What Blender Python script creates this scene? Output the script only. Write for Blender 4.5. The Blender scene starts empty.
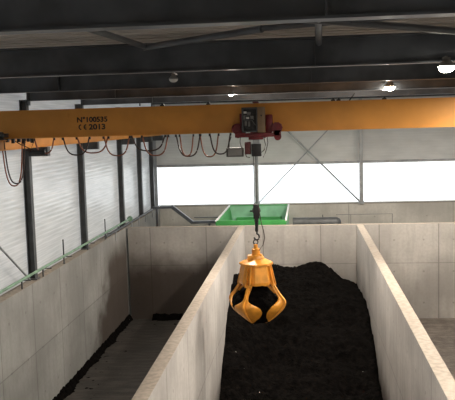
import bpy, bmesh, math, random
from mathutils import Vector, Matrix, noise
random.seed(7)
S = bpy.context.scene
COL = S.collection
PI = math.pi
H = 8.33

# ------------------------------------------------------------------ camera
F, YAW, PITCH, ROLL = 760.0, 0.10102, 0.10010, -0.02811
cy, sy, cp, sp = math.cos(YAW), math.sin(YAW), math.cos(PITCH), math.sin(PITCH)
def rz(v): return Vector((cy*v[0]-sy*v[1], sy*v[0]+cy*v[1], v[2]))
fw = rz((0, cp, -sp)); u0 = rz((0, sp, cp)); r0 = rz((1, 0, 0))
cr, sr = math.cos(ROLL), math.sin(ROLL)
rt = r0*cr + u0*sr; up = -r0*sr + u0*cr
cam = bpy.data.cameras.new('camera'); co = bpy.data.objects.new('camera', cam); COL.objects.link(co)
m = Matrix((rt, up, -fw)).transposed().to_4x4(); m.translation = Vector((0, 0, H)); co.matrix_world = m
cam.sensor_fit = 'HORIZONTAL'; cam.sensor_width = 36; cam.lens = 36*F/455; cam.clip_end = 300
S.camera = co

# ------------------------------------------------------------------ materials
class NT:
    def __init__(s, name):
        s.m = bpy.data.materials.new(name); s.m.use_nodes = True
        s.t = s.m.node_tree; s.n = s.t.nodes; s.b = s.n['Principled BSDF']
    def new(s, t, **k):
        n = s.n.new(t)
        for a, v in k.items(): setattr(n, a, v)
        return n
    def link(s, a, b): s.t.links.new(a, b)
    def math(s, op, a, b=None, c=None):
        n = s.new('ShaderNodeMath', operation=op)
        for i, v in enumerate((a, b, c)):
            if v is None: continue
            if isinstance(v, (int, float)): n.inputs[i].default_value = v
            else: s.link(v, n.inputs[i])
        return n.outputs[0]
    def pos(s):
        g = s.new('ShaderNodeNewGeometry'); x = s.new('ShaderNodeSeparateXYZ'); s.link(g.outputs['Position'], x.inputs[0])
        return g.outputs['Position'], x.outputs
    def noise(s, scale, det=4, vec=None, stretch=None):
        if vec is None: vec = s.new('ShaderNodeTexCoord').outputs['Object']
        if stretch:
            mp = s.new('ShaderNodeMapping'); mp.inputs['Scale'].default_value = stretch; s.link(vec, mp.inputs[0]); vec = mp.outputs[0]
        n = s.new('ShaderNodeTexNoise'); n.inputs['Scale'].default_value = scale; n.inputs['Detail'].default_value = det
        s.link(vec, n.inputs['Vector']); return n.outputs['Fac']
    def mix(s, f, a, b):
        n = s.new('ShaderNodeMix', data_type='RGBA')
        if isinstance(f, (int, float)): n.inputs[0].default_value = f
        else: s.link(f, n.inputs[0])
        for i, v in ((6, a), (7, b)):
            if isinstance(v, tuple): n.inputs[i].default_value = (*v, 1)
            else: s.link(v, n.inputs[i])
        return n.outputs[2]
    def smooth(s, v, a, b):
        n = s.new('ShaderNodeMapRange', interpolation_type='SMOOTHSTEP')
        s.link(v, n.inputs[0]); n.inputs[1].default_value = a; n.inputs[2].default_value = b
        return n.outputs[0]
    def bump(s, h, st=.3, d=.01):
        b = s.new('ShaderNodeBump'); b.inputs['Strength'].default_value = st; b.inputs['Distance'].default_value = d
        s.link(h, b.inputs['Height']); s.link(b.outputs[0], s.b.inputs['Normal'])

def paint(name, c, rough=.5, metal=0, var=.25, scale=3, spec=.5):
    t = NT(name); f = t.noise(scale); f = t.smooth(f, .35, .7)
    col = t.mix(f, tuple(v*(1-var) for v in c), tuple(min(1, v*(1+var*.4)) for v in c))
    t.link(col, t.b.inputs['Base Color']); t.b.inputs['Roughness'].default_value = rough; t.b.inputs['Metallic'].default_value = metal
    t.b.inputs['Specular IOR Level'].default_value = spec
    t.bump(t.noise(scale*8), .08, .005)
    return t.m

def concrete(name, axis, base=(.43, .41, .385), pitch=2.5, off=0, stain='none', hseam=2.0):
    t = NT(name); P, X = t.pos(); u = X[axis]; z = X[2]
    big = t.smooth(t.noise(.55, 5, P), .3, .72); fine = t.noise(9, 5, P)
    st = (5, 5, .5)
    streak = t.smooth(t.noise(1.0, 4, P, st), .42, .75)
    c = t.mix(big, tuple(v*.76 for v in base), tuple(v*1.12 for v in base))
    c = t.mix(t.math('MULTIPLY', streak, .24), c, tuple(v*.5 for v in base))
    c = t.mix(t.math('MULTIPLY', t.smooth(fine, .35, .7), .22), c, tuple(v*.62 for v in base))
    def line(v, p, o, w):
        f = t.math('FRACT', t.math('DIVIDE', t.math('ADD', v, o), p))
        d = t.math('MULTIPLY', t.math('ABSOLUTE', t.math('SUBTRACT', f, .5)), p)
        return t.math('SUBTRACT', 1.0, t.smooth(d, w*.4, w))
    vs = line(u, pitch, off, .028); hs = line(z, 40, 20-hseam, .022)
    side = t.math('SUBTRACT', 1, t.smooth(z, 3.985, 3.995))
    seam = t.math('MULTIPLY', t.math('MAXIMUM', vs, t.math('MULTIPLY', hs, .7)), side)
    c = t.mix(t.math('MULTIPLY', seam, .55), c, tuple(v*.25 for v in base))
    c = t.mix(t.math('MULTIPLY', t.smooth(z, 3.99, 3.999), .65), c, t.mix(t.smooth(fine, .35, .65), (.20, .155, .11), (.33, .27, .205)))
    # form tie holes
    fu = t.math('SUBTRACT', t.math('FRACT', t.math('DIVIDE', t.math('ADD', u, off), pitch/2)), .5)
    fz = t.math('SUBTRACT', t.math('FRACT', t.math('DIVIDE', z, 1.33)), .5)
    d = t.math('SQRT', t.math('ADD', t.math('POWER', t.math('MULTIPLY', fu, pitch/2), 2), t.math('POWER', t.math('MULTIPLY', fz, 1.33), 2)))
    hole = t.math('MULTIPLY', t.math('SUBTRACT', 1, t.smooth(d, .025, .05)), side)
    c = t.mix(t.math('MULTIPLY', hole, .35), c, tuple(v*.2 for v in base))
    nz = t.math('MULTIPLY', t.math('SUBTRACT', t.noise(.9, 5, P), .5), 2.4)
    if stain != 'none':
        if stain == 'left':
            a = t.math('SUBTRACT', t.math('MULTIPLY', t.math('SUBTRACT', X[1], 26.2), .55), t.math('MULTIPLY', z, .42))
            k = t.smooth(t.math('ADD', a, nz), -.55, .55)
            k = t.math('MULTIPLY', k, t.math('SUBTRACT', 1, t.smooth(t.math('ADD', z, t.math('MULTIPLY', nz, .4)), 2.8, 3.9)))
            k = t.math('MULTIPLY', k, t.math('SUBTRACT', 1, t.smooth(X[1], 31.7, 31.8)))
        elif stain == 'back':
            k = t.math('SUBTRACT', 1, t.smooth(t.math('ADD', z, t.math('MULTIPLY', nz, .55)), 1.9, 3.2))
            k = t.math('MULTIPLY', k, t.math('SUBTRACT', 1, t.smooth(X[0], -2.7, -2.6)))
        else:
            k = t.math('SUBTRACT', 1, t.smooth(t.math('ADD', z, t.math('MULTIPLY', nz, .5)), .2, 1.5))
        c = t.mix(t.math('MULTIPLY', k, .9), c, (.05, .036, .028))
    t.link(c, t.b.inputs['Base Color']); t.b.inputs['Roughness'].default_value = .85
    t.b.inputs['Specular IOR Level'].default_value = .25
    t.bump(t.math('SUBTRACT', fine, t.math('MULTIPLY', seam, .6)), .35, .012)
    return t.m

def cladding(name, axis_dir, base, transl, gloss):
    """ribbed sheet; horizontal ribs"""
    t = NT(name); P, X = t.pos()
    n = t.noise(.8, 4, P, (1, .35, 2.2)); w = t.noise(2.5, 3, P, (.3, .3, 6))
    f = t.smooth(n, .3, .7)
    c = t.mix(f, tuple(v*.82 for v in base), base)
    t.link(c, t.b.inputs['Base Color']); t.b.inputs['Roughness'].default_value = gloss; t.b.inputs['Specular IOR Level'].default_value = .9
    rib = t.math('SINE', t.math('MULTIPLY', X[2], 2*PI/.14))
    t.bump(t.math('ADD', t.math('MULTIPLY', rib, .5), w), .15, .02)
    if transl:
        tr = t.new('ShaderNodeBsdfTranslucent')
        fade = t.mix(t.smooth(w, .3, .7), (.72, .74, .75), (1, 1, 1))
        fade = t.mix(t.math('MULTIPLY', t.math('POWER', t.math('ABSOLUTE', rib), 6), .3), fade, (.45, .46, .47))
        t.link(fade, tr.inputs['Color'])
        mx = t.new('ShaderNodeMixShader'); mx.inputs[0].default_value = transl
        t.link(t.b.outputs[0], mx.inputs[1]); t.link(tr.outputs[0], mx.inputs[2])
        t.link(mx.outputs[0], t.n['Material Output'].inputs[0])
    return t.m

def floor_mat():
    t = NT('floor_concrete'); P, X = t.pos()
    a = t.smooth(t.noise(.7, 6, P), .35, .68); b = t.smooth(t.noise(3.5, 6, P), .4, .66)
    s = t.smooth(t.noise(1.3, 6, P, (.7, 2.6, 1)), .38, .68)
    clean = t.mix(a, (.04, .031, .025), (.075, .061, .05)); clean = t.mix(t.math('MULTIPLY', b, .3), clean, (.17, .15, .13))
    dirty = t.mix(s, (.017, .015, .013), (.052, .045, .039)); dirty = t.mix(t.math('MULTIPLY', b, .5), dirty, (.026, .022, .019))
    k = t.smooth(t.math('ADD', X[0], t.math('MULTIPLY', t.noise(2, 3, P), .0)), 2.2, 2.25)
    c = t.mix(k, dirty, clean)
    t.link(c, t.b.inputs['Base Color']); t.b.inputs['Roughness'].default_value = .62
    t.bump(t.math('ADD', t.noise(12, 6, P), t.math('MULTIPLY', s, .8)), .5, .03)
    return t.m

def muck_mat(name):
    t = NT(name); P, X = t.pos()
    a = t.smooth(t.noise(7, 7, P), .35, .7)
    c = t.mix(a, (.0015, .0013, .0012), (.005, .0042, .0037))
    v = t.new('ShaderNodeTexVoronoi'); v.inputs['Scale'].default_value = 6.5; t.link(P, v.inputs['Vector'])
    sp_ = t.math('LESS_THAN', v.outputs['Distance'], .08)
    r = t.new('ShaderNodeSeparateColor'); t.link(v.outputs['Color'], r.inputs[0])
    sp_ = t.math('MULTIPLY', sp_, t.math('GREATER_THAN', r.outputs[0], .95))
    c = t.mix(sp_, c, (.7, .68, .62))
    t.link(c, t.b.inputs['Base Color']); t.b.inputs['Roughness'].default_value = .95; t.b.inputs['Specular IOR Level'].default_value = .03
    t.bump(t.noise(14, 8, P), 1.0, .06)
    return t.m

def glass_mat():
    t = NT('window_glazing'); tr = t.new('ShaderNodeBsdfTransparent'); tr.inputs[0].default_value = (.96, .97, .97, 1)
    gl = t.new('ShaderNodeBsdfGlossy'); gl.inputs['Roughness'].default_value = .08
    mx = t.new('ShaderNodeMixShader'); mx.inputs[0].default_value = .04
    t.link(tr.outputs[0], mx.inputs[1]); t.link(gl.outputs[0], mx.inputs[2]); t.link(mx.outputs[0], t.n['Material Output'].inputs[0])
    return t.m
def emis(name, c, s):
    t = NT(name); t.b.inputs['Base Color'].default_value = (*c, 1); t.b.inputs['Emission Color'].default_value = (*c, 1)
    t.b.inputs['Emission Strength'].default_value = s; return t.m

M = dict(
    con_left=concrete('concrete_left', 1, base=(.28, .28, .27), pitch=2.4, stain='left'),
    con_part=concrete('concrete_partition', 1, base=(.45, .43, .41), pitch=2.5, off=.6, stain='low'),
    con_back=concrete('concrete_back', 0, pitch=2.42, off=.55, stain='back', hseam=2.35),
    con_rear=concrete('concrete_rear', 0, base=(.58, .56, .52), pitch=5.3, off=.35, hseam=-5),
    floor=floor_mat(), muck=muck_mat('dark_compost'),
    clad_left=cladding('translucent_sheet', 1, (.66, .67, .67), .34, .24),
    clad_rear=cladding('grey_sheet', 0, (.66, .67, .66), .12, .5),
    deck=paint('roof_deck', (.60, .56, .52), .6, var=.15, scale=1.2),
    rafter=paint('dark_steel', (.078, .088, .103), .38, var=.4, scale=1.6),
    column=paint('grey_column_steel', (.07, .075, .08), .5, var=.3),
    galv=paint('galvanised', (.38, .40, .42), .4, .3, var=.25),
    orange=paint('orange_paint', (.66, .285, .04), .5, var=.12, scale=1.5),
    yellow=paint('yellow_paint', (.74, .31, .035), .42, var=.22, scale=5),
    red=paint('red_paint', (.16, .007, .013), .45, var=.35, scale=6),
    beige=paint('beige_enamel', (.24, .16, .09), .5, var=.12),
    lgrey=paint('grey_enamel', (.22, .22, .215), .5, var=.15),
    dark=paint('black_plastic', (.02, .02, .022), .45, var=.3),
    green=paint('green_paint', (.055, .36, .085), .5, var=.2, scale=1.5),
    green_lit=paint('green_paint_lit', (.30, .60, .42), .45, var=.15, scale=2),  # hopper green made paler, painting in the light reflected on its back panel
    pipeg=paint('green_pipe_paint', (.19, .32, .22), .45, var=.3),
    white=paint('white_paint', (.75, .76, .74), .5, var=.1),
    cable=paint('brown_cable', (.30, .10, .055), .5, var=.2),
    cableb=paint('black_cable', (.05, .025, .02), .5, var=.2),
    ink=paint('black_ink', (.02, .012, .008), .6, var=0),
    rope=paint('steel_rope', (.12, .12, .12), .5, .5, var=.2),
    glass=glass_mat(), lens=emis('lamp_lens', (1, .90, .74), 60), lensoff=paint('lamp_lens_off', (.6, .6, .58), .2, var=0),
)

# ------------------------------------------------------------------ mesh builder
class MB:
    def __init__(s): s.b = bmesh.new()
    def box(s, x0, x1, y0, y1, z0, z1, bev=0):
        r = bmesh.ops.create_cube(s.b, size=1)
        for v in r['verts']:
            v.co = Vector((x0 if v.co.x < 0 else x1, y0 if v.co.y < 0 else y1, z0 if v.co.z < 0 else z1))
        if bev:
            es = list({e for v in r['verts'] for e in v.link_edges})
            bmesh.ops.bevel(s.b, geom=es, offset=bev, segments=2, affect='EDGES', profile=.5)
        return s
    def cyl(s, p, q, r, r2=None, n=16):
        p, q = Vector(p), Vector(q); d = q-p
        res = bmesh.ops.create_cone(s.b, cap_ends=True, segments=n, radius1=r, radius2=r if r2 is None else r2, depth=d.length)
        M_ = Matrix.Translation((p+q)/2) @ d.to_track_quat('Z', 'Y').to_matrix().to_4x4()
        bmesh.ops.transform(s.b, matrix=M_, verts=res['verts']); return s
    def beam(s, p, q, w, h):
        p, q = Vector(p), Vector(q); d = q-p
        r = bmesh.ops.create_cube(s.b, size=1)
        M_ = Matrix.Translation((p+q)/2) @ d.to_track_quat('Z', 'Y').to_matrix().to_4x4() @ Matrix.Diagonal((w, h, d.length, 1))
        bmesh.ops.transform(s.b, matrix=M_, verts=r['verts']); return s
    def ibeam(s, axis, a0, a1, c1, c2, w, h, tf=.02, tw=.012):
        """axis 'x' or 'y' : cross (c1 = other horizontal centre, c2 = z bottom); 'z': c1,c2 = x,y centre, w along y, h along x"""
        if axis == 'x':
            s.box(a0, a1, c1-w/2, c1+w/2, c2, c2+tf); s.box(a0, a1, c1-w/2, c1+w/2, c2+h-tf, c2+h); s.box(a0, a1, c1-tw/2, c1+tw/2, c2+tf, c2+h-tf)
        elif axis == 'y':
            s.box(c1-w/2, c1+w/2, a0, a1, c2, c2+tf); s.box(c1-w/2, c1+w/2, a0, a1, c2+h-tf, c2+h); s.box(c1-tw/2, c1+tw/2, a0, a1, c2+tf, c2+h-tf)
        elif axis == 'zx':
            s.box(c1-h/2, c1-h/2+tf, c2-w/2, c2+w/2, a0, a1); s.box(c1+h/2-tf, c1+h/2, c2-w/2, c2+w/2, a0, a1); s.box(c1-h/2+tf, c1+h/2-tf, c2-tw/2, c2+tw/2, a0, a1)
        elif axis == 'zy':
            s.box(c1-w/2, c1+w/2, c2-h/2, c2-h/2+tf, a0, a1); s.box(c1-w/2, c1+w/2, c2+h/2-tf, c2+h/2, a0, a1); s.box(c1-tw/2, c1+tw/2, c2-h/2+tf, c2+h/2-tf, a0, a1)
        return s
    def tube(s, pts, r, n=8, smooth=True):
        pts = [Vector(p) for p in pts]; rings = []
        for i, p in enumerate(pts):
            d = (pts[min(i+1, len(pts)-1)]-pts[max(i-1, 0)]).normalized()
            a = d.cross(Vector((0, .37, 1)) if abs(d.z) < .9 else Vector((1, .2, 0))).normalized(); b = d.cross(a)
            rings.append([s.b.verts.new(p+(a*math.cos(2*PI*k/n)+b*math.sin(2*PI*k/n))*r) for k in range(n)])
        for A, B in zip(rings, rings[1:]):
            for k in range(n): s.b.faces.new((A[k], A[(k+1) % n], B[(k+1) % n], B[k]))
        s.b.faces.new(rings[0][::-1]); s.b.faces.new(rings[-1]); return s
    def torus(s, c, R, r, ax='y', n=20, a0=0, a1=2*PI):
        c = Vector(c); pts = []
        for i in range(n+1):
            a = a0+(a1-a0)*i/n
            o = {'y': (math.cos(a)*R, 0, math.sin(a)*R), 'x': (0, math.cos(a)*R, math.sin(a)*R), 'z': (math.cos(a)*R, math.sin(a)*R, 0)}[ax]
            pts.append(c+Vector(o))
        return s.tube(pts, r)
    def lathe(s, c, prof, n=24, ph=0):
        rings = [[s.b.verts.new((c[0]+r*math.cos(ph+2*PI*k/n), c[1]+r*math.sin(ph+2*PI*k/n), c[2]+z)) for k in range(n)] for r, z in prof]
        for A, B in zip(rings, rings[1:]):
            for k in range(n): s.b.faces.new((A[k], A[(k+1) % n], B[(k+1) % n], B[k]))
        s.b.faces.new(rings[0][::-1]); s.b.faces.new(rings[-1]); return s
    def build(s, name, mat, parent=None, org=None, smooth=False, kind=None, sm_ang=35, whole=False):
        if parent is not None and not whole:
            parts = s.islands()
            if len(parts) > 1:
                out = [p.build(name, mat, parent, org, smooth, kind, sm_ang, True) for p in parts]
                return out[0]
        return s._build(name, mat, parent, org, smooth, kind, sm_ang)
    def islands(s):
        s.b.verts.ensure_lookup_table(); s.b.verts.index_update(); seen = set(); isl = []
        for v in s.b.verts:
            if v.index in seen: continue
            st = [v]; seen.add(v.index); cur = []
            while st:
                a = st.pop(); cur.append(a)
                for e in a.link_edges:
                    o = e.other_vert(a)
                    if o.index not in seen: seen.add(o.index); st.append(o)
            lo = [min(q.co[k] for q in cur)-.004 for k in range(3)]; hi = [max(q.co[k] for q in cur)+.004 for k in range(3)]
            isl.append([lo, hi, set(q.index for q in cur)])
        ch = True
        while ch:
            ch = False
            for i in range(len(isl)):
                for j in range(i+1, len(isl)):
                    A, B = isl[i], isl[j]
                    if all(A[0][k] <= B[1][k] and B[0][k] <= A[1][k] for k in range(3)):
                        isl[i] = [[min(A[0][k], B[0][k]) for k in range(3)], [max(A[1][k], B[1][k]) for k in range(3)], A[2] | B[2]]
                        del isl[j]; ch = True; break
                if ch: break
        if len(isl) <= 1: return [s]
        res = []
        for lo, hi, idx in isl:
            m_ = MB(); m_.b.free(); m_.b = s.b.copy(); m_.b.verts.ensure_lookup_table()
            bmesh.ops.delete(m_.b, geom=[v for v in m_.b.verts if v.index not in idx], context='VERTS'); res.append(m_)
        s.b.free(); return res
    def _build(s, name, mat, parent=None, org=None, smooth=False, kind=None, sm_ang=35):
        bmesh.ops.recalc_face_normals(s.b, faces=s.b.faces)
        me = bpy.data.meshes.new(name); 
        pw = Vector((0, 0, 0))
        if parent is not None:
            q = parent
            while q is not None: pw += q.location; q = q.parent
        if org is None:
            if parent is not None: org = pw
            else:
                vs = [v.co for v in s.b.verts]
                org = Vector(((min(v.x for v in vs)+max(v.x for v in vs))/2, (min(v.y for v in vs)+max(v.y for v in vs))/2, min(v.z for v in vs)))
        org = Vector(org); bmesh.ops.translate(s.b, vec=-org, verts=s.b.verts)
        s.b.to_mesh(me); s.b.free(); me.materials.append(M[mat] if isinstance(mat, str) else mat)
        if smooth: me.shade_smooth()
        else:
            me.shade_smooth(); me.set_sharp_from_angle(angle=math.radians(sm_ang))
        o = bpy.data.objects.new(name, me); COL.objects.link(o)
        o.parent = parent; o.location = org-pw
        if kind: o['kind'] = kind
        return o
def tag(o, label, cat, group=None, kind=None):
    o['label'] = label; o['category'] = cat
    if group: o['group'] = group
    if kind: o['kind'] = kind
    return o
def thing(name, loc, label, cat, group=None):
    o = bpy.data.objects.new(name, None); o.empty_display_size = .2; COL.objects.link(o); o.location = loc
    return tag(o, label, cat, group)
def struct(name, mb, mat): return mb.build(name, mat, kind='structure')

# ------------------------------------------------------------------ hall shell
XL, XR, YN, YF, ZR = -7.98, 15.0, -4.0, 39.95, 9.66
struct('floor', MB().box(XL-.3, XR+.3, YN-.3, YF+.3, -.2, 0), 'floor')
struct('wall_left', MB().box(XL-.04, XL, YN, YF, 4.0, ZR), 'clad_left')
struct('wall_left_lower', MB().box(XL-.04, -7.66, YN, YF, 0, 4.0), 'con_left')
struct('wall_right', MB().box(XR, XR+.1, YN, YF, 0, ZR), 'clad_rear')
struct('wall_front', MB().box(XL, XR, YN-.1, YN, 0, ZR), 'clad_rear')
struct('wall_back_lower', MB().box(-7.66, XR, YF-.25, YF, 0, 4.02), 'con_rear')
struct('wall_back', MB().box(XL, XR, YF-.04, YF, 6.22, ZR), 'clad_rear')
struct('trim_1', MB().box(XL, XR, YF-.16, YF-.04, 6.14, 6.24), 'galv')
struct('trim_2', MB().box(-7.66, XR, YF-.22, YF-.02, 4.02, 4.06), 'lgrey')
# roof deck: trapezoid ribs running across the hall
mb = MB(); y = YN-.1; prof = []
while y < YF:
    prof += [(y, ZR), (y+.13, ZR), (y+.17, ZR+.07), (y+.29, ZR+.07)]; y += .33
A = [mb.b.verts.new((XL-.1, p[0], p[1])) for p in prof]; B = [mb.b.verts.new((XR+.1, p[0], p[1])) for p in prof]
A2 = [mb.b.verts.new((XL-.1, p[0], p[1]+.05)) for p in prof]; B2 = [mb.b.verts.new((XR+.1, p[0], p[1]+.05)) for p in prof]
for i in range(len(prof)-1):
    mb.b.faces.new((A[i], B[i], B[i+1], A[i+1])); mb.b.faces.new((A2[i], A2[i+1], B2[i+1], B2[i]))
struct('ceiling', mb, 'deck')
# window band in the back wall
colx = [-7.82, -2.45, 2.95, 8.35, 13.75]
for i in range(4):
    w = struct('window_%d' % (i+1), MB().box(colx[i]+.1, colx[i+1]-.1, YF-.09, YF-.075, 4.08, 6.12), 'glass')
    f = MB(); a, b = colx[i]+.09, colx[i+1]-.09
    for z0, z1 in ((4.06, 4.10), (6.10, 6.14)): f.box(a, b, YF-.12, YF-.05, z0, z1)
    for x in (a, b-.03): f.box(x, x+.03, YF-.12, YF-.05, 4.10, 6.10)
    f.build('window_frame', 'white', w)

# ------------------------------------------------------------------ steel frames
FY = [6.15, 11.35, 16.1, 21.05, 26.35, 32.15, 36.0, 38.9]
RZ = 9.12; RH = .43
ords = ['nearest the camera', 'second from the camera', 'third from the camera', 'first behind the orange girder',
        'fifth from the camera', 'sixth from the camera', 'seventh from the camera', 'farthest from the camera by the back windows']
for i, y in enumerate(FY):
    RZ, RH = (9.12, .43) if i < 5 else (9.41, .22)
    r = thing('roof_rafter', (0, y, RZ), 'dark steel roof rafter spanning the hall, ' + ords[i], 'beam', 'dark rafters under the roof')
    MB().ibeam('x', -7.74, XR-.3, y, RZ, .20, RH, .022, .014).build('web_and_flanges', 'rafter', r)
    s = MB()
    for x in (-5.2, 0.2, 5.6, 11.0):
        for yy in (y-.095, y+.009): s.box(x-.008, x+.008, yy, yy+.086, RZ+.022, RZ+RH-.022)
    s.build('stiffener', 'rafter', r)
    p = MB(); p.box(-7.74, -7.70, y-.1, y+.1, RZ-.12, RZ+.5); p.build('end_plate', 'rafter', r)
cords = ['', '', 'before the first bracket in view', 'at the left edge of the view, nearest the camera', 'second in view from the camera', 'third in view from the camera', 'fourth in view from the camera', 'last before the back windows']
for i, y in enumerate(FY):
    if i < 2: continue
    c = thing('steel_column', (-7.86, y, 4.0), 'dark grey steel column against the pale left wall, ' + cords[i], 'column', 'columns along the left wall')
    MB().ibeam('zx', 4.03, 9.16, -7.86, y, .20, .20, .018, .012).build('shaft', 'column', c)
    MB().box(-7.97, -7.70, y-.14, y+.14, 4.0, 4.03).build('base_plate', 'column', c)
    b = MB(); b.box(-7.76, -7.2, y-.11, y+.11, 7.80, 7.82); b.box(-7.76, -7.2, y-.11, y+.11, 7.56, 7.58); b.box(-7.76, -7.22, y-.012, y+.012, 7.58, 7.80)
    b.box(-7.24, -7.2, y-.11, y+.11, 7.58, 7.80)
    b.build('runway_bracket', 'column', c)
names = ['in the left corner of the back window band', 'behind the hanging grab, dividing the bright window band', 'right of the crossed braces on the back wall']
for i, x in enumerate(colx[:3]):
    c = thing('steel_column', (x, YF-.32, 4.0), 'light grey galvanised steel column ' + names[i], 'column', 'columns in the back wall')
    MB().ibeam('zy', 4.05, ZR-.02, x, YF-.32, .17, .17, .014, .01).build('shaft', 'galv', c)
    MB().box(x-.14, x+.14, YF-.42, YF-.22, 4.02, 4.05).build('base_plate', 'galv', c)
    MB().box(x-.11, x+.11, YF-.42, YF-.40, 4.05, 4.20).build('gusset', 'galv', c)
MB_ = lambda: MB()
bx = YF-.46
tag(MB().cyl((-.95, bx, 8.05), (2.86, bx, 4.14), .045, n=10).build('wall_brace', 'galv'), 'long grey bracing rod running down rightwards to the right column on the back wall', 'brace', 'crossed braces on the back wall')
tag(MB().cyl((1.55, bx+.07, 8.15), (-2.36, bx+.07, 4.16), .028, n=10).build('wall_brace', 'galv'), 'thin grey bracing rod running down leftwards behind the grab cable on the back wall', 'brace', 'crossed braces on the back wall')
tag(MB().cyl((-7.72, 17.6, 5.9), (-7.72, 20.4, 4.12), .03, n=10).build('wall_brace', 'galv'), 'thin grey rod sloping down to the first left wall column', 'brace')
# roof bracing tubes between the first two rafters
zb = 9.40
def brace(p, q, lab, r=.045): tag(MB().cyl(p, q, r, n=12).build('roof_brace', 'rafter'), lab, 'brace', 'bracing tubes under the roof')
brace((-2.25, 10.9, 9.45), (-.47, 9.3, 9.45), 'dark roof bracing tube rising rightwards from the second rafter, left of centre')
brace((-.50, 9.33, 9.46), (2.2, 8.3, 9.46), 'dark roof bracing tube continuing flatter to the right from the joint above centre', .035)
brace((-2.66, 6.3, 9.46), (-2.22, 10.9, 9.46), 'dark roof bracing tube in the upper left sloping down to the second rafter', .04)
brace((.14, 6.3, 9.45), (.25, 11.2, 9.45), 'short dark roof strut crossing between first and second rafter right of centre', .045)
brace((-.1, 8.35, 9.44), (2.9, 11.1, 9.44), 'dark roof bracing tube sloping down to the upper right corner', .045)

# ------------------------------------------------------------------ concrete pits
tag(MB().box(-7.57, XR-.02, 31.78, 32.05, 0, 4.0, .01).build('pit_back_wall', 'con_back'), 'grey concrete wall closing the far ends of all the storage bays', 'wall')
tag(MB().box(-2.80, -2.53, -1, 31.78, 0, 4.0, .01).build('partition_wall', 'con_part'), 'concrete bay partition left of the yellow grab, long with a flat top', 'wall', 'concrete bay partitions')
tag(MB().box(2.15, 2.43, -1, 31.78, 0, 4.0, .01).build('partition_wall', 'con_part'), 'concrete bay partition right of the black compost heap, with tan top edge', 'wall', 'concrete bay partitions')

# compost heap (height field)
def heap(name, x0, x1, y0, y1, nx, ny, hf, label, cat):
    b = bmesh.new(); g = []
    for j in range(ny+1):
        row = []
        for i in range(nx+1):
            x = x0+(x1-x0)*i/nx; y = y0+(y1-y0)*j/ny
            row.append(b.verts.new((x, y, max(-.02, hf(x, y)))))
        g.append(row)
    for j in range(ny):
        for i in range(nx): b.faces.new((g[j][i], g[j][i+1], g[j+1][i+1], g[j+1][i]))
    rim = g[0]+[r[-1] for r in g[1:]]+g[-1][-2::-1]+[r[0] for r in g[-2:0:-1]]
    low = [b.verts.new((v.co.x, v.co.y, -.03)) for v in rim]
    for k in range(len(rim)): b.faces.new((rim[k], low[k], low[(k+1) % len(rim)], rim[(k+1) % len(rim)]))
    b.faces.new(low)
    m_ = MB(); m_.b.free(); m_.b = b
    return tag(m_.build(name, 'muck', smooth=True), label, cat, kind='stuff')
def ss(a, b, v): t = max(0, min(1, (v-a)/(b-a))); return t*t*(3-2*t)
def hf_main(x, y):
    base = 2.5*ss(20.0, 28.6, y + .5*(1-abs(x+.3)/2.4)) * (1-.10*ss(29.5, 31.7, y))
    base -= .95*ss(.5, 2.3, x)*ss(24, 29, y)
    base += 1.0*ss(-.9, -2.5, x)*ss(19.5, 23.5, y)*(1-ss(25, 29, y))
    base -= .25*ss(-1.2, -2.5, x)*ss(27, 30, y)
    n = noise.fractal(Vector((x*.9, y*.9, 1)), 1, 2, 5)*.20 + noise.fractal(Vector((x*4, y*4, 5)),   .8, 2, 5)*.07
    return base + n + .09
heap('compost_heap', -2.525, 2.145, 15.0, 31.77, 120, 330, hf_main, 'large heap of black compost filling the middle storage bay', 'compost heap')
def hf_left(x, y):
    w = .22+.16*noise.noise(Vector((0, y*.9, 3))); return .24*(1-ss(0, max(.1, w), x+7.65))+.05*noise.fractal(Vector((x*5, y*5, 2)), .8, 2, 4) - .03
heap('compost_residue', -7.65, -6.6, 12, 31.76, 24, 300, hf_left, 'black muck residue strewn along the foot of the left concrete wall', 'compost residue')
def hf_back(x, y):
    w = .30+.3*noise.noise(Vector((x*.9, 0, 8))); return .26*(1-ss(0, max(.1, w), 31.77-y))+.05*noise.fractal(Vector((x*5, y*5, 2)), .8, 2, 4) - .03
heap('compost_residue', -6.6, -2.81, 30.7, 31.77, 90, 26, hf_back, 'black muck residue along the back wall foot of the empty left bay', 'compost residue')

# ------------------------------------------------------------------ runway and crane
rw = thing('crane_runway', (-7.46, 18, 7.82), 'yellow crane runway beam on brackets along the left wall', 'beam')
MB().ibeam('y', -2, 39.3, -7.44, 7.82, .20, .26, .02, .014).build('beam', 'orange', rw)
MB().box(-7.465, -7.415, -2, 39.3, 8.08, 8.12).build('rail', 'rope', rw)
GY = 18.5; GT, GB = 8.80, 8.135
cr_ = thing('overhead_crane', (3.2, GY+.2, GB), 'orange box girder bridge crane spanning the whole hall with black serial marking', 'crane')
g = MB(); g.box(-7.85, 14.2, GY, GY+.012, GB+.01, GT-.01); g.box(-7.85, 14.2, GY+.34, GY+.352, GB+.01, GT-.01)
g.box(-7.85, 14.2, GY-.015, GY+.37, GT-.014, GT); g.box(-7.85, 14.2, GY-.015, GY+.37, GB, GB+.014); g.box(-7.86, -7.85, GY, GY+.352, GB+.01, GT-.01)
gird = g.build('girder', 'orange', cr_)
e = MB(); e.box(-7.56, -7.32, 18.9, 20.6, 8.16, 8.36, .01); e.box(-7.56, -7.32, 18.1, 18.45, 8.14, 8.24, .01)
ec = e.build('end_carriage', 'column', cr_)
w = MB()
for yy in (18.2, 20.3): w.cyl((-7.50, yy, 8.20), (-7.38, yy, 8.20), .08)
w.build('wheel', 'dark', ec)
fr = MB(); fr.box(-7.7, 13.8, GY-.10, GY-.06, GB-.03, GB+.005)
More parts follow.
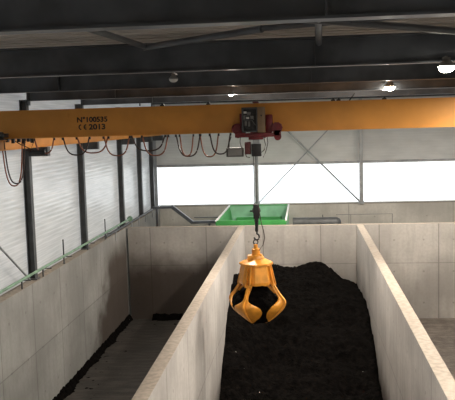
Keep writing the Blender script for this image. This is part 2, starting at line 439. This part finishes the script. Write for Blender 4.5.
for k in range(28):
    x = -7.4+k*.78; fr.box(x-.015, x+.015, GY-.10, GY+.01, GB+.003, GB+.013)
fr.build('festoon_rail', 'orange', cr_)
for x in (-3.42, -2.28, .73, .86, 1.94):
    MB().box(x-.05, x+.05, GY-.01, GY+.05, GT, GT+.035).box(x-.02, x+.03, GY, GY+.03, GT+.035, GT+.07).build('top_clip', 'dark', cr_)
MB().beam((1.12, GY+.1, GT), (1.25, GY+.1, GT+.17), .02, .03).build('top_clip', 'dark', cr_)
def text(body, x, z, h, w, y, parent, name):
    c = bpy.data.curves.new(name, 'FONT'); c.body = body; c.size = 1; c.extrude = 0; c.offset = .038
    t = bpy.data.objects.new('tmp', c); COL.objects.link(t); bpy.context.view_layer.update()
    me = bpy.data.meshes.new_from_object(t.evaluated_get(bpy.context.evaluated_depsgraph_get()))
    bpy.data.objects.remove(t)
    xs = [v.co.x for v in me.vertices]; ys = [v.co.y for v in me.vertices]; x0, x1, y0, y1 = min(xs), max(xs), min(ys), max(ys)
    b = bmesh.new(); b.from_mesh(me)
    for v in b.verts: v.co = Vector((x+(v.co.x-x0)/(x1-x0)*w, y, z+(v.co.y-y0)/(y1-y0)*h))
    ex = bmesh.ops.extrude_face_region(b, geom=list(b.faces))
    for v in ex['geom']:
        if isinstance(v, bmesh.types.BMVert): v.co.y -= .002
    m_ = MB(); m_.b.free(); m_.b = b
    return m_.build(name, 'ink', parent, whole=True)
t = text('N°100535', -5.57, 8.46, .14, .77, GY-.001, gird, 'serial_marking')
text('2013', -5.28, 8.275, .14, .42, GY-.001, gird, 'year_marking')
ce = MB()
def arc(cx, cz, R, th=.026, mid=False):
    n = 18; pv = None
    for i in range(n):
        a0 = PI*.5+PI*i/n; a1 = PI*.5+PI*(i+1)/n
        vs = []
        for yy in (GY-.001, GY-.003):
            for (r_, a_) in ((R, a0), (R, a1), (R-th, a1), (R-th, a0)): vs.append(ce.b.verts.new((cx+r_*math.cos(a_), yy, cz+r_*math.sin(a_))))
        ce.b.faces.new(vs[0:4]); ce.b.faces.new(vs[4:8][::-1])
        for k in range(4): ce.b.faces.new((vs[k], vs[4+k], vs[4+(k+1) % 4], vs[(k+1) % 4]))
arc(-5.47, 8.345, .07, .03); ce.build('conformity_marking', 'ink', gird, whole=True); ce = MB(); arc(-5.34, 8.345, .07, .03)
ce.box(-5.385, -5.345, GY-.003, GY-.001, 8.332, 8.354); ce.build('conformity_marking', 'ink', gird, whole=True)

# festoon cables (x in metres on the girder line)
def festoon(x0, x1, zb_, mat, label, top=GB-.03, y=GY-.08, r=.018, dy=0, n=26, skew=0):
    pts = []; d = top-zb_
    for i in range(n+1):
        s_ = i/n; a = 2*s_-1
        z = zb_ + d*abs(a)**2.6
        x = (x0+x1)/2 + (x1-x0)/2*(a*.97 if abs(a) > .85 else math.sin(a*PI/2*.93)*.9) + skew*(1-a*a)
        pts.append((x, y+dy*a, z))
    # smooth
    for _ in range(2):
        pts = [pts[0]]+[tuple((pts[i-1][k]+2*pts[i][k]+pts[i+1][k])/4 for k in range(3)) for i in range(1, len(pts)-1)]+[pts[-1]]
    f = thing('festoon_cable', (x0, y, top), label, 'cable', 'cable loops under the crane girder')
    MB().tube(pts, r).build('cable', mat, f, smooth=True)
    c = MB()
    for x in (x0, x1): c.box(x-.02, x+.02, y-.02, y+.02, top-.06, top)
    c.build('clamp', 'dark', f)
K = 18.5/760
def fx(px): return -1.84 + (px-227)*K*1.011   # horizontal metres on the girder line
L = [(-4, 19, 6.92, 'cable', 'longest brown cable loop at the left edge of the girder'),
     (-1, 22, 6.98, 'cableb', 'longest black cable loop beside the brown one at the left edge of the girder'),
     (31, 52, 7.72, 'cable', 'short shallow cable loop right of the longest loops at the left end'),
     (61, 89, 7.66, 'cableb', 'black cable loop below the serial marking, left of two'),
     (75, 108, 7.70, 'cable', 'brown cable loop below the serial marking, right of two'),
     (103, 130, 7.62, 'cable', 'cable loop just right of the serial marking'),
     (131, 166, 7.72, 'cableb', 'wide black cable loop left of the paired middle loops'),
     (142, 169, 7.60, 'cable', 'deeper brown cable loop overlapping the wide black one'),
     (176, 201, 7.56, 'cableb', 'outer loop of the nested pair midway between marking and hoist'),
     (180, 194, 7.57, 'cable', 'inner loop of the nested pair midway between marking and hoist'),
     (200, 219, 7.54, 'cable', 'brown cable loop second left of the red hoist'),
     (210, 231, 7.60, 'cableb', 'black cable loop nearest left of the red hoist')]
for i, (a, b, z, mt, lb) in enumerate(L):
    festoon(fx(a), fx(b), z, mt, lb, y=GY-.075-.03*(i % 2), top=GB-.035)
# dark clutter of cable carriers at the left end
ct = thing('cable_trolley', (fx(24), GY-.1, 7.9), 'dark cluster of cable carriers under the left end of the girder', 'cable trolley')
c = MB()
for k, x in enumerate((3, 9, 15, 20, 25, 29)): c.box(fx(x)-.03, fx(x)+.04, GY-.13, GY-.05, 8.02-.03*(k % 2), 8.10)
c.box(fx(26), fx(42), GY-.13, GY-.05, 7.70, 7.80, .01)
c.build('carrier', 'dark', ct)
c = MB(); c.tube([(fx(20), GY-.12, 8.04), (fx(22), GY-.14, 7.82), (fx(27), GY-.13, 7.78), (fx(31), GY-.12, 8.02)], .012)
c.tube([(fx(12), GY-.12, 8.04), (fx(18), GY-.14, 7.95), (fx(26), GY-.13, 7.86), (fx(31), GY-.12, 7.80)], .012); c.build('loose_cable', 'cableb', ct)

# ------------------------------------------------------------------ hoist trolley
HX = -1.16
ho = thing('hoist_trolley', (HX, GY-.25, 7.9), 'dark red hoist trolley with open control cabinet on the crane girder', 'hoist')
y0 = GY-.42
f = MB()
f.box(-1.62, -.55, GY-.34, GY-.04, 7.99, 8.09, .01)          # lower cross beam
f.box(-1.50, -1.44, GY-.30, GY-.04, 8.09, 8.56, .008); f.box(-.88, -.72, GY-.30, GY-.04, 8.09, 8.52, .02)
f.box(-1.56, -1.36, GY-.36, GY-.10, 8.05, 8.15, .01)
f.box(-1.3, -.95, GY-.30, GY-.05, 7.93, 8.0, .01)
f.box(-1.20, -1.06, GY-.05, GY+.42, GT+.01, GT+.04); f.box(-1.3, -.9, GY+.38, GY+.42, 8.0, GT+.01); f.box(-1.3, -.9, GY-.05, GY+.42, 7.96, 8.0)
f.build('frame', 'red', ho)
d = MB(); d.cyl((-1.57, GY-.36, 8.20), (-1.57, GY-.06, 8.20), .125, n=24).cyl((-1.57, GY-.39, 8.20), (-1.57, GY-.36, 8.20), .06)
d.torus((-1.57, GY-.36, 8.20), .105, .015, 'y'); d.build('drive_motor', 'red', ho)
d = MB(); d.cyl((-.62, GY-.34, 8.20), (-.62, GY-.06, 8.20), .13, n=24); d.box(-.70, -.52, GY-.34, GY-.12, 8.0, 8.16, .02)
for k in range(10):
    a = 2*PI*k/10; d.box(-.62+.135*math.cos(a)-.008, -.62+.135*math.cos(a)+.008, GY-.32, GY-.1, 8.2+.135*math.sin(a)-.008, 8.2+.135*math.sin(a)+.008)
d.build('hoist_motor', 'red', ho)
MB().cyl((-.60, GY-.31, 7.985), (-.60, GY-.10, 7.985), .085, n=20).build('brake', 'red', ho)
MB().cyl((-1.55, GY-.31, 8.03), (-1.55, GY-.10, 8.03), .055, n=16).build('wheel', 'red', ho)
# control cabinet
cb = MB(); x0, x1 = -1.435, -1.07; z0, z1 = 8.11, 8.70
cb.box(x0, x1, GY-.36, GY-.34, z0, z1)
for a in ((x0, x0+.03, z0, z1), (x1-.02, x1, z0, z1), (x0, x1, z0, z0+.03), (x0, x1, z1-.04, z1)): cb.box(a[0], a[1], GY-.50, GY-.36, a[2], a[3])
cab = cb.build('cabinet', 'column', ho)
MB().box(x0+.03, x1-.02, GY-.365, GY-.358, z0+.03, z1-.04).build('mounting_plate', 'dark', cab)
for i, (xx, zz, w_, h_, mt) in enumerate([(-1.36, 8.58, .07, .05, 'white'), (-1.27, 8.56, .09, .06, 'lgrey'), (-1.17, 8.58, .06, .07, 'dark'), (-1.38, 8.46, .05, .09, 'lgrey'), (-1.30, 8.45, .07, .05, 'white'), (-1.20, 8.46, .08, .07, 'lgrey'),
        (-1.35, 8.32, .06, .11, 'lgrey'), (-1.27, 8.31, .05, .12, 'lgrey'), (-1.19, 8.31, .04, .12, 'dark'), (-1.33, 8.20, .10, .03, 'dark'), (-1.20, 8.19, .09, .04, 'dark')]):
    MB().box(xx-w_/2, xx+w_/2, GY-.40, GY-.365, zz-h_/2, zz+h_/2, .004).build('relay', mt, cab)
MB().tube([(-1.39, GY-.37, 8.52), (-1.33, GY-.42, 8.50), (-1.25, GY-.41, 8.52), (-1.15, GY-.38, 8.40)], .006).tube([(-1.4, GY-.37, 8.4), (-1.3, GY-.42, 8.39), (-1.2, GY-.41, 8.40), (-1.12, GY-.38, 8.27)], .006).build('wiring', 'lgrey', cab)
dr = MB().box(-1.065, -.885, GY-.50, GY-.34, 8.10, 8.70, .01).build('side_cabinet', 'beige', ho)
MB().cyl((-.97, GY-.51, 8.50), (-.97, GY-.50, 8.50), .018).build('lock', 'dark', dr)
# underslung boxes
MB().box(-1.235, -1.0, GY-.30, GY-.10, 7.53, 7.83, .012).build('limit_switch_box', 'dark', ho)
MB().box(-1.2, -1.04, GY-.26, GY-.14, 7.83, 7.93).build('bracket', 'galv', ho)
gbx = MB(); gbx.box(-1.40, -1.25, GY-.28, GY-.12, 7.58, 7.88, .02); gbx.cyl((-1.33, GY-.32, 7.66), (-1.33, GY-.28, 7.66), .06); gbx.build('gearbox', paint('dark_red_paint', (.10, .02, .02), .5), ho)
jb = MB().box(-1.845, -1.43, GY-.28, GY-.14, 7.53, 7.745, .012).build('junction_box', paint('weathered_grey', (.11, .11, .105), .7, spec=.2), ho)
MB().box(-1.80, -1.47, GY-.284, GY-.28, 7.56, 7.715).build('cover', 'lgrey', jb)
c = MB()
for (a, b) in (((-1.72, 8.02), (-1.78, 7.74)), ((-1.50, 8.02), (-1.48, 7.74))): c.tube([(a[0], GY-.2, a[1]), ((a[0]+b[0])/2-.02, GY-.22, (a[1]+b[1])/2), (b[0], GY-.2, b[1])], .009)
c.tube([(-.93, GY-.2, 7.95), (-.90, GY-.22, 7.80), (-.93, GY-.22, 7.68), (-1.0, GY-.2, 7.62)], .01)
c.tube([(-.86, GY-.2, 8.0), (-.84, GY-.22, 7.85), (-.90, GY-.22, 7.62), (-.96, GY-.24, 7.50)], .009)
c.tube([(-1.40, GY-.2, 7.62), (-1.36, GY-.22, 7.52), (-1.28, GY-.22, 7.50)], .01)
c.build('hanging_wire', 'cableb', ho)
rp = MB()
for dx in (-.035, .02): rp.cyl((HX+dx, GY-.2, 7.53), (HX+dx, GY-.2, 6.36), .011, n=8)
rp.build('wire_rope', 'rope', ho)

# hook block
GYc = GY-.2
hb = thing('hook_block', (HX, GYc, 5.45), 'black hook block hanging on wire ropes above the yellow grab', 'hook block')
b = MB()
for s_ in (-1, 1): b.box(HX-.07+s_*0, HX+.07, GYc+s_*.045-.006, GYc+s_*.045+.006, 6.02, 6.36, .004)
b.box(HX-.05, HX+.05, GYc-.05, GYc+.05, 5.94, 6.04, .01); b.build('side_plate', 'dark', hb)
MB().cyl((HX, GYc-.035, 6.22), (HX, GYc+.035, 6.22), .10, n=24).build('sheave', 'rope', hb)
h_ = MB(); h_.cyl((HX, GYc, 5.94), (HX, GYc, 5.70), .042, n=12)
pts = [(HX, GYc, 5.74), (HX+.005, GYc, 5.66)]
for k in range(13):
    a = PI*.5-(PI*1.45)*k/12
    pts.append((HX-.005+.062*math.cos(a), GYc, 5.57+.075*math.sin(a)))
h_.tube(pts, .021, n=10); h_.build('hook', 'dark', hb)
pc = MB(); pc.tube([(HX+.05, GYc-.05, 6.3), (HX+.09, GYc-.06, 6.1), (HX+.12, GYc-.07, 5.9), (HX+.17, GYc-.07, 5.72), (HX+.19, GYc-.07, 5.55), (HX+.15, GYc-.07, 5.38), (HX+.06, GYc-.06, 5.26), (HX+.02, GYc-.04, 5.2)], .011)
tag(pc.build('power_cable', 'cableb'), 'thin black cable looping beside the hook down to the grab', 'cable')

# ------------------------------------------------------------------ orange peel grab
GX = HX-.035
gr = thing('orange_peel_grab', (GX, GYc, 3.4), 'yellow peel grab with pointed tines hanging from the hook, clutching black compost', 'grab')
top = MB(); top.torus((GX, GYc, 5.44), .055, .016, 'y'); top.build('lifting_ring', 'dark', gr)
b = MB(); b.lathe((GX, GYc, 0), [(.05, 5.39), (.05, 5.30), (.10, 5.27), (.10, 5.14), (.16, 5.12), (.20, 5.06), (.20, 5.04)], 20)
b.box(GX-.20, GX-.07, GYc-.16, GYc-.05, 5.03, 5.14, .015); b.box(GX+.07, GX+.15, GYc-.1, GYc+.02, 5.03, 5.15, .015)
b.build('hydraulic_head', 'yellow', gr)
nn = 8; ph = math.radians(-113)
b = MB(); b.lathe((GX, GYc, 0), [(.20, 5.045), (.37, 4.965), (.415, 4.945), (.415, 4.895), (.36, 4.88)], nn, ph+PI/8); b.build('top_plate', 'yellow', gr)
b = MB(); b.lathe((GX, GYc, 0), [(.36, 4.885), (.445, 4.50), (.43, 4.43), (.30, 4.42)], 8, ph+PI/8)
b.build('body_skirt', 'yellow', gr, sm_ang=20)
b = MB()
for k in range(4):
    a = ph+2*PI*k/4
    for da in (-.11, .11):
        c_, s_ = math.cos(a+da), math.sin(a+da)
        b.beam((GX+.36*c_, GYc+.36*s_, 4.90), (GX+.475*c_, GYc+.475*s_, 4.42), .022, .06)
    c_, s_ = math.cos(a), math.sin(a)
    n_ = Vector((-s_, c_, 0)); q = Vector((GX+.455*c_, GYc+.455*s_, 4.42)); b.cyl(q-n_*.085, q+n_*.085, .035, n=12)
b.build('rib', 'yellow', gr)
prof = [(.455, 4.42, .045), (.52, 4.30, .05), (.60, 4.18, .055), (.67, 4.09, .09), (.70, 4.02, .22), (.695, 3.94, .38), (.635, 3.82, .42), (.51, 3.68, .31), (.37, 3.55, .14), (.25, 3.46, .02)]
def spline(P_, m=4):
    o = []
    for i in range(len(P_)-1):
        p0 = P_[max(i-1, 0)]; p1 = P_[i]; p2 = P_[i+1]; p3 = P_[min(i+2, len(P_)-1)]
        for j in range(m):
            t = j/m; o.append(tuple(.5*((2*p1[k])+(-p0[k]+p2[k])*t+(2*p0[k]-5*p1[k]+4*p2[k]-p3[k])*t*t+(-p0[k]+3*p1[k]-3*p2[k]+p3[k])*t**3) for k in range(3)))
    return o+[P_[-1]]
PR = spline(prof)
for k in range(4):
    a = ph+2*PI*k/4; tn = MB(); nw = 8; outer = []; inner = []
    for (r_, z_, w_) in PR:
        ro, ri = [], []
        for j in range(nw+1):
            s_ = 2*j/nw-1; phi = s_*w_/max(r_, .3)
            rr = r_ - .05*s_*s_*min(1, w_/.2)
            for L_, th in ((ro, 0), (ri, .03)):
                q = (rr-th); L_.append(tn.b.verts.new((GX+q*math.cos(a+phi), GYc+q*math.sin(a+phi), z_)))
        outer.append(ro); inner.append(ri)
    for i in range(len(PR)-1):
        for j in range(nw):
            tn.b.faces.new((outer[i][j], outer[i][j+1], outer[i+1][j+1], outer[i+1][j])); tn.b.faces.new((inner[i][j], inner[i+1][j], inner[i+1][j+1], inner[i][j+1]))
        tn.b.faces.new((outer[i][0], outer[i+1][0], inner[i+1][0], inner[i][0])); tn.b.faces.new((outer[i][nw], inner[i][nw], inner[i+1][nw], outer[i+1][nw]))
    for R_ in (0, -1):
        for j in range(nw): tn.b.faces.new((outer[R_][j], inner[R_][j], inner[R_][j+1], outer[R_][j+1]))
    t_ = tn.build('tine', 'yellow', gr, sm_ang=50)
    # stiffening spine on the outside
    sb = MB(); c_, s_ = math.cos(a), math.sin(a); tx, ty = -s_, c_
    sec = []
    for i, (r_, z_, w_) in enumerate(PR[:-2]):
        hh = .05*math.sin(PI*min(1, (i+3)/(len(PR))))+.02
        sec.append([sb.b.verts.new((GX+(r_+d_)*c_+e_*tx, GYc+(r_+d_)*s_+e_*ty, z_)) for d_, e_ in ((-.01, -.028), (hh, -.022), (hh, .022), (-.01, .028))])
    for A_, B_ in zip(sec, sec[1:]):
        for j in range(4): sb.b.faces.new((A_[j], A_[(j+1) % 4], B_[(j+1) % 4], B_[j]))
    sb.b.faces.new(sec[0]); sb.b.faces.new(sec[-1][::-1]); sb.build('spine', 'yellow', t_)
    cy_ = MB(); cy_.cyl((GX+.26*c_, GYc+.26*s_, 4.43), (GX+.50*c_, GYc+.50*s_, 4.22), .032, n=12); cy_.build('hydraulic_cylinder', 'yellow', t_)
# compost held in the grab
b = bmesh.new(); bmesh.ops.create_icosphere(b, subdivisions=5, radius=1)
for v in b.verts:
    n_ = v.co.normalized(); d_ = 1+.10*noise.fractal(n_*2.2, 1, 2, 5)
    v.co = Vector((GX+n_.x*.62*d_, GYc+n_.y*.62*d_, 3.90+n_.z*(.44 if n_.z > 0 else .45)*d_))
    rr = math.hypot(v.co.x-GX, v.co.y-GYc)
    lim = .625 if v.co.z > 3.9 else .625-(3.9-v.co.z)*.80
    if rr > max(.1, lim): f_ = max(.1, lim)/rr; v.co.x = GX+(v.co.x-GX)*f_; v.co.y = GYc+(v.co.y-GYc)*f_
m_ = MB(); m_.b.free(); m_.b = b
tag(m_.build('compost_clump', 'muck', smooth=True), 'clump of black compost gripped inside the yellow grab', 'compost')

# ------------------------------------------------------------------ pipes on the left wall
xp = -7.58
pp = thing('green_pipe', (xp, 25, 4.3), 'pale green pipe running on brackets along the left wall top', 'pipe')
zp = 4.30
MB().cyl((xp, 10, zp), (xp, 32.3, zp+.02), .04, n=16).build('pipe', 'pipeg', pp)
MB().cyl((xp, 32.3, zp+.02), (xp, 32.38, zp+.02), .12, n=20).build('end_flange', 'pipeg', pp)
b = MB()
for yy in (17.2, 19.7, 21.4, 23.4, 26.1, 28.5, 30.6):
    b.box(xp-.08, xp+.16, yy-.02, yy+.02, zp-.065, zp-.042); b.box(xp-.12, xp-.09, yy-.02, yy+.02, 4.002, zp-.04)
b.build('bracket', 'column', pp)
for yy, lb in ((23.5, 'short dark upright post on the left wall top, nearer of two'), (28.7, 'short dark upright post on the left wall top, farther of two')):
    tag(MB().box(xp-.16, xp-.125, yy-.02, yy+.02, 4.0, 4.78).box(xp-.18, xp-.10, yy-.04, yy+.04, 4.0, 4.012).build('railing_post', 'column'), lb, 'post')
dr = thing('dark_rail', (-7.52, 34, 4.0), 'dark steel rail on short pegs along the left wall beyond the green pipe', 'rail')
MB().cyl((-7.69, 28.6, 4.09), (-7.69, 39.4, 4.09), .05, n=12).build('rail', 'column', dr)
b = MB()
for yy in (30.0, 32.9, 34.4, 35.9, 37.6): b.box(-7.655, -7.62, yy-.03, yy+.03, 3.72, 4.09)
b.build('peg', 'galv', dr)

# ------------------------------------------------------------------ machinery behind the bays
hp = thing('feed_hopper', (-2.25, 35.2, 0), 'open green feed hopper with white rim standing behind the bays', 'hopper')
x0, x1, y0, y1, zt = -3.80, -.80, 32.35, 38.5, 4.12
bz = 2.3
b = MB()
def slab(m_, P4, th):
    vs = [Vector(p) for p in P4]; n_ = (vs[1]-vs[0]).cross(vs[3]-vs[0]).normalized()*th
    A_ = [m_.b.verts.new(v) for v in vs]; B_ = [m_.b.verts.new(v+n_) for v in vs]
    m_.b.faces.new(A_); m_.b.faces.new(B_[::-1])
    for i in range(4): m_.b.faces.new((A_[i], B_[i], B_[(i+1) % 4], A_[(i+1) % 4]))
i0, i1 = .35, .3
slab(b, [(x0, y0, zt), (x0, y1, zt), (x0+i0, y1, bz), (x0+i0, y0, bz)], .04)
slab(b, [(x1, y0, zt), (x1-i0, y0, bz), (x1-i0, y1, bz), (x1, y1, zt)], .04)
slab(b, [(x0, y0, zt), (x0+i0, y0, bz), (x1-i0, y0, bz), (x1, y0, zt)], .04)
slab(b, [(x0+i0, y0, bz+.2), (x0+i0, y1, 3.55), (x1-i0, y1, 3.55), (x1-i0, y0, bz+.2)], .04)
b.build('hopper_body', 'green', hp)
b = MB(); b.box(x0, x1, y1, y1+.05, 2.3, zt); b.build('back_panel', 'green_lit', hp)
b = MB(); b.box(x0-.05, x0+.03, y0, y1+.08, zt, zt+.05); b.box(x1-.03, x1+.05, y0, y1+.08, zt, zt+.05); b.build('side_rim', 'white', hp)
b = MB(); b.box(x0+.03, x1-.03, y1-.02, y1+.08, zt, zt+.05); b.box(x0+.03, x1-.03, y0-.04, y0+.04, zt, zt+.05); b.build('end_rim', 'green', hp)
for (xx, yy) in ((x0+.45, y0+.3), (x1-.45, y0+.3), (x0+.45, y1-.3), (x1-.45, y1-.3)): MB().box(xx-.07, xx+.07, yy-.07, yy+.07, 0, 2.5).build('leg', 'green', hp)
b = MB(); b.box(-2.75, -2.20, y1-.35, y1-.27, 3.85, 3.93, .02).box(-2.6, -2.55, y1-.30, y1, 3.88, 3.91); b.build('latch_bar', 'dark', hp)

cv = thing('dark_duct', (-5.5, 36, 0), 'dark steel duct bent down behind the left bay beside the green hopper', 'duct')
b = MB(); yv = 36.0
b.beam((-7.3, yv, 4.38), (-6.35, yv, 4.40), .14, .12); b.beam((-6.38, yv, 4.44), (-5.35, yv, 3.62), .17, .16); b.beam((-5.42, yv, 3.64), (-3.95, yv, 3.66), .14, .13)
b.build('duct', 'rafter', cv)
MB().beam((-5.3, yv+.1, 3.86), (-3.95, yv+.1, 3.86), .04, .04).build('upper_rail', 'rafter', cv)
b = MB(); b.box(-7.15, -7.05, yv-.05, yv+.05, 0, 4.34); b.box(-4.6, -4.5, yv-.05, yv+.05, 0, 3.58); b.build('support', 'rafter', cv)
b = MB(); yv = 35.5
b.cyl((-.55, yv, 3.60), (1.45, yv, 3.60), .26, n=28); b.lathe((0, 0, 0), [(.001, 0), (.001, .001)], 3) if False else None
r = bmesh.ops.create_uvsphere(b.b, u_segments=24, v_segments=12, radius=.26)
bmesh.ops.transform(b.b, matrix=Matrix.Translation((1.45, yv, 3.60)), verts=r['verts'])
tk = thing('dark_tank', (.5, yv, 0), 'dark round-ended tank behind the middle bay, right of the green hopper', 'tank')
b.build('shell', 'column', tk)
b = MB()
for xx in (-.2, 1.1): b.box(xx-.06, xx+.06, yv-.15, yv+.15, 0, 3.38)
b.cyl((.85, yv, 3.84), (.85, yv, 3.98), .02); b.build('support', 'column', tk)
b = MB(); b.tube([(1.5, 36.4, 3.86), (4.15, 36.4, 3.86), (4.15, 36.4, 0)], .022); b.tube([(2.2, 36.4, 3.84), (2.2, 36.4, 0)], .02)
tag(b.build('handrail', 'lgrey'), 'thin grey handrail pipe behind the back wall of the right bay', 'handrail')

# ------------------------------------------------------------------ high bay lamps
def lamp(x, y, z, lit, label, power=0, k=.75):
    l = thing('high_bay_lamp', (x, y, z), label, 'lamp', 'high bay lamps under the rafters')
    b = MB(); b.box(x-.012, x+.012, y-.012, y+.30, z+.165*k, z+.165*k+.02)
    b.box(x-.06*k, x+.06*k, y-.03*k, y+.03*k, z+.115*k, z+.165*k); b.build('bracket', 'lgrey', l, whole=True)
    MB().lathe((x, y, z), [(.04*k, .13*k), (.07*k, .11*k), (.12*k, .05*k), (.14*k, .02*k), (.135*k, .015*k), (.06*k, .09*k)], 24).build('reflector', 'lgrey', l)
    b = MB(); b.lathe((x, y, z), [(.02*k, -.085*k), (.07*k, -.075*k), (.115*k, -.04*k), (.135*k, .012*k), (.10*k, .03*k)], 24); b.build('lens', 'lens' if lit else 'lensoff', l, smooth=True)
    if power: light(x, y, z-.10, power)
def light(x, y, z, power, col=(1, .90, .78)):
    d = bpy.data.lights.new('lamp_and_fill_light', 'AREA'); d.shape = 'DISK'; d.size = .22; d.energy = power; d.color = col
    o = bpy.data.objects.new('lamp_and_fill_light', d); COL.objects.link(o); o.location = (x, y, z)
LP = 480
lamp(2.02, 11.05, 9.03, True, 'large glowing high bay lamp at the upper right, nearer of the two on the right', LP, .85)
lamp(2.32, 20.75, 9.17, True, 'glowing high bay lamp above the girder, farther of the two on the right', LP, 1.05)
lamp(-1.86, 11.05, 8.99, False, 'unlit high bay lamp under the second rafter, left of centre', k=.5)
lamp(-1.93, 20.75, 9.10, True, 'small distant lamp glowing just above the girder near the hoist', 420, .42)
light(2.2, 1.5, 8.9, LP); light(4.7, 16.1, 8.9, 480); light(9.5, 11, 8.9, 300); light(9.5, 20.7, 8.9, LP*1.3); light(9.5, 31, 8.9, LP*1.3); light(2.3, 31, 8.9, LP); light(-6, 3, 8.9, 300); light(-1.93, 31, 8.9, 300)  # no fixtures here: out-of-view row lamps, plus fill added to brighten the rear

for (x, y, z, p) in ((2.32, 21.6, 9.0, 200), (-1.93, 21.6, 9.0, 120), (9.5, 21.6, 9.02, 250)):  # added point lights with no lamp behind them, brightening the next rafter web
    d = bpy.data.lights.new('rafter_fill_light', 'POINT'); d.shadow_soft_size = .08; d.energy = p; d.color = (1, .90, .78)
    o = bpy.data.objects.new('rafter_fill_light', d); COL.objects.link(o); o.location = (x, y, z)
# ------------------------------------------------------------------ daylight
w = bpy.data.worlds.new('overcast_sky'); S.world = w; w.use_nodes = True
bg = w.node_tree.nodes['Background']; bg.inputs[0].default_value = (.93, .97, 1, 1); bg.inputs[1].default_value = 2.2
d = bpy.data.lights.new('window_portal', 'AREA'); d.shape = 'RECTANGLE'; d.size = 22.5; d.size_y = 2.1; d.cycles.is_portal = True
o = bpy.data.objects.new('window_portal', d); COL.objects.link(o); o.location = (3.4, YF+.05, 5.1); o.rotation_euler = (-PI/2, 0, 0)

S.view_settings.view_transform = 'Standard'; S.view_settings.look = 'None'; S.view_settings.gamma = 1; S.view_settings.use_curve_mapping = False
S.view_settings.exposure = 0.0
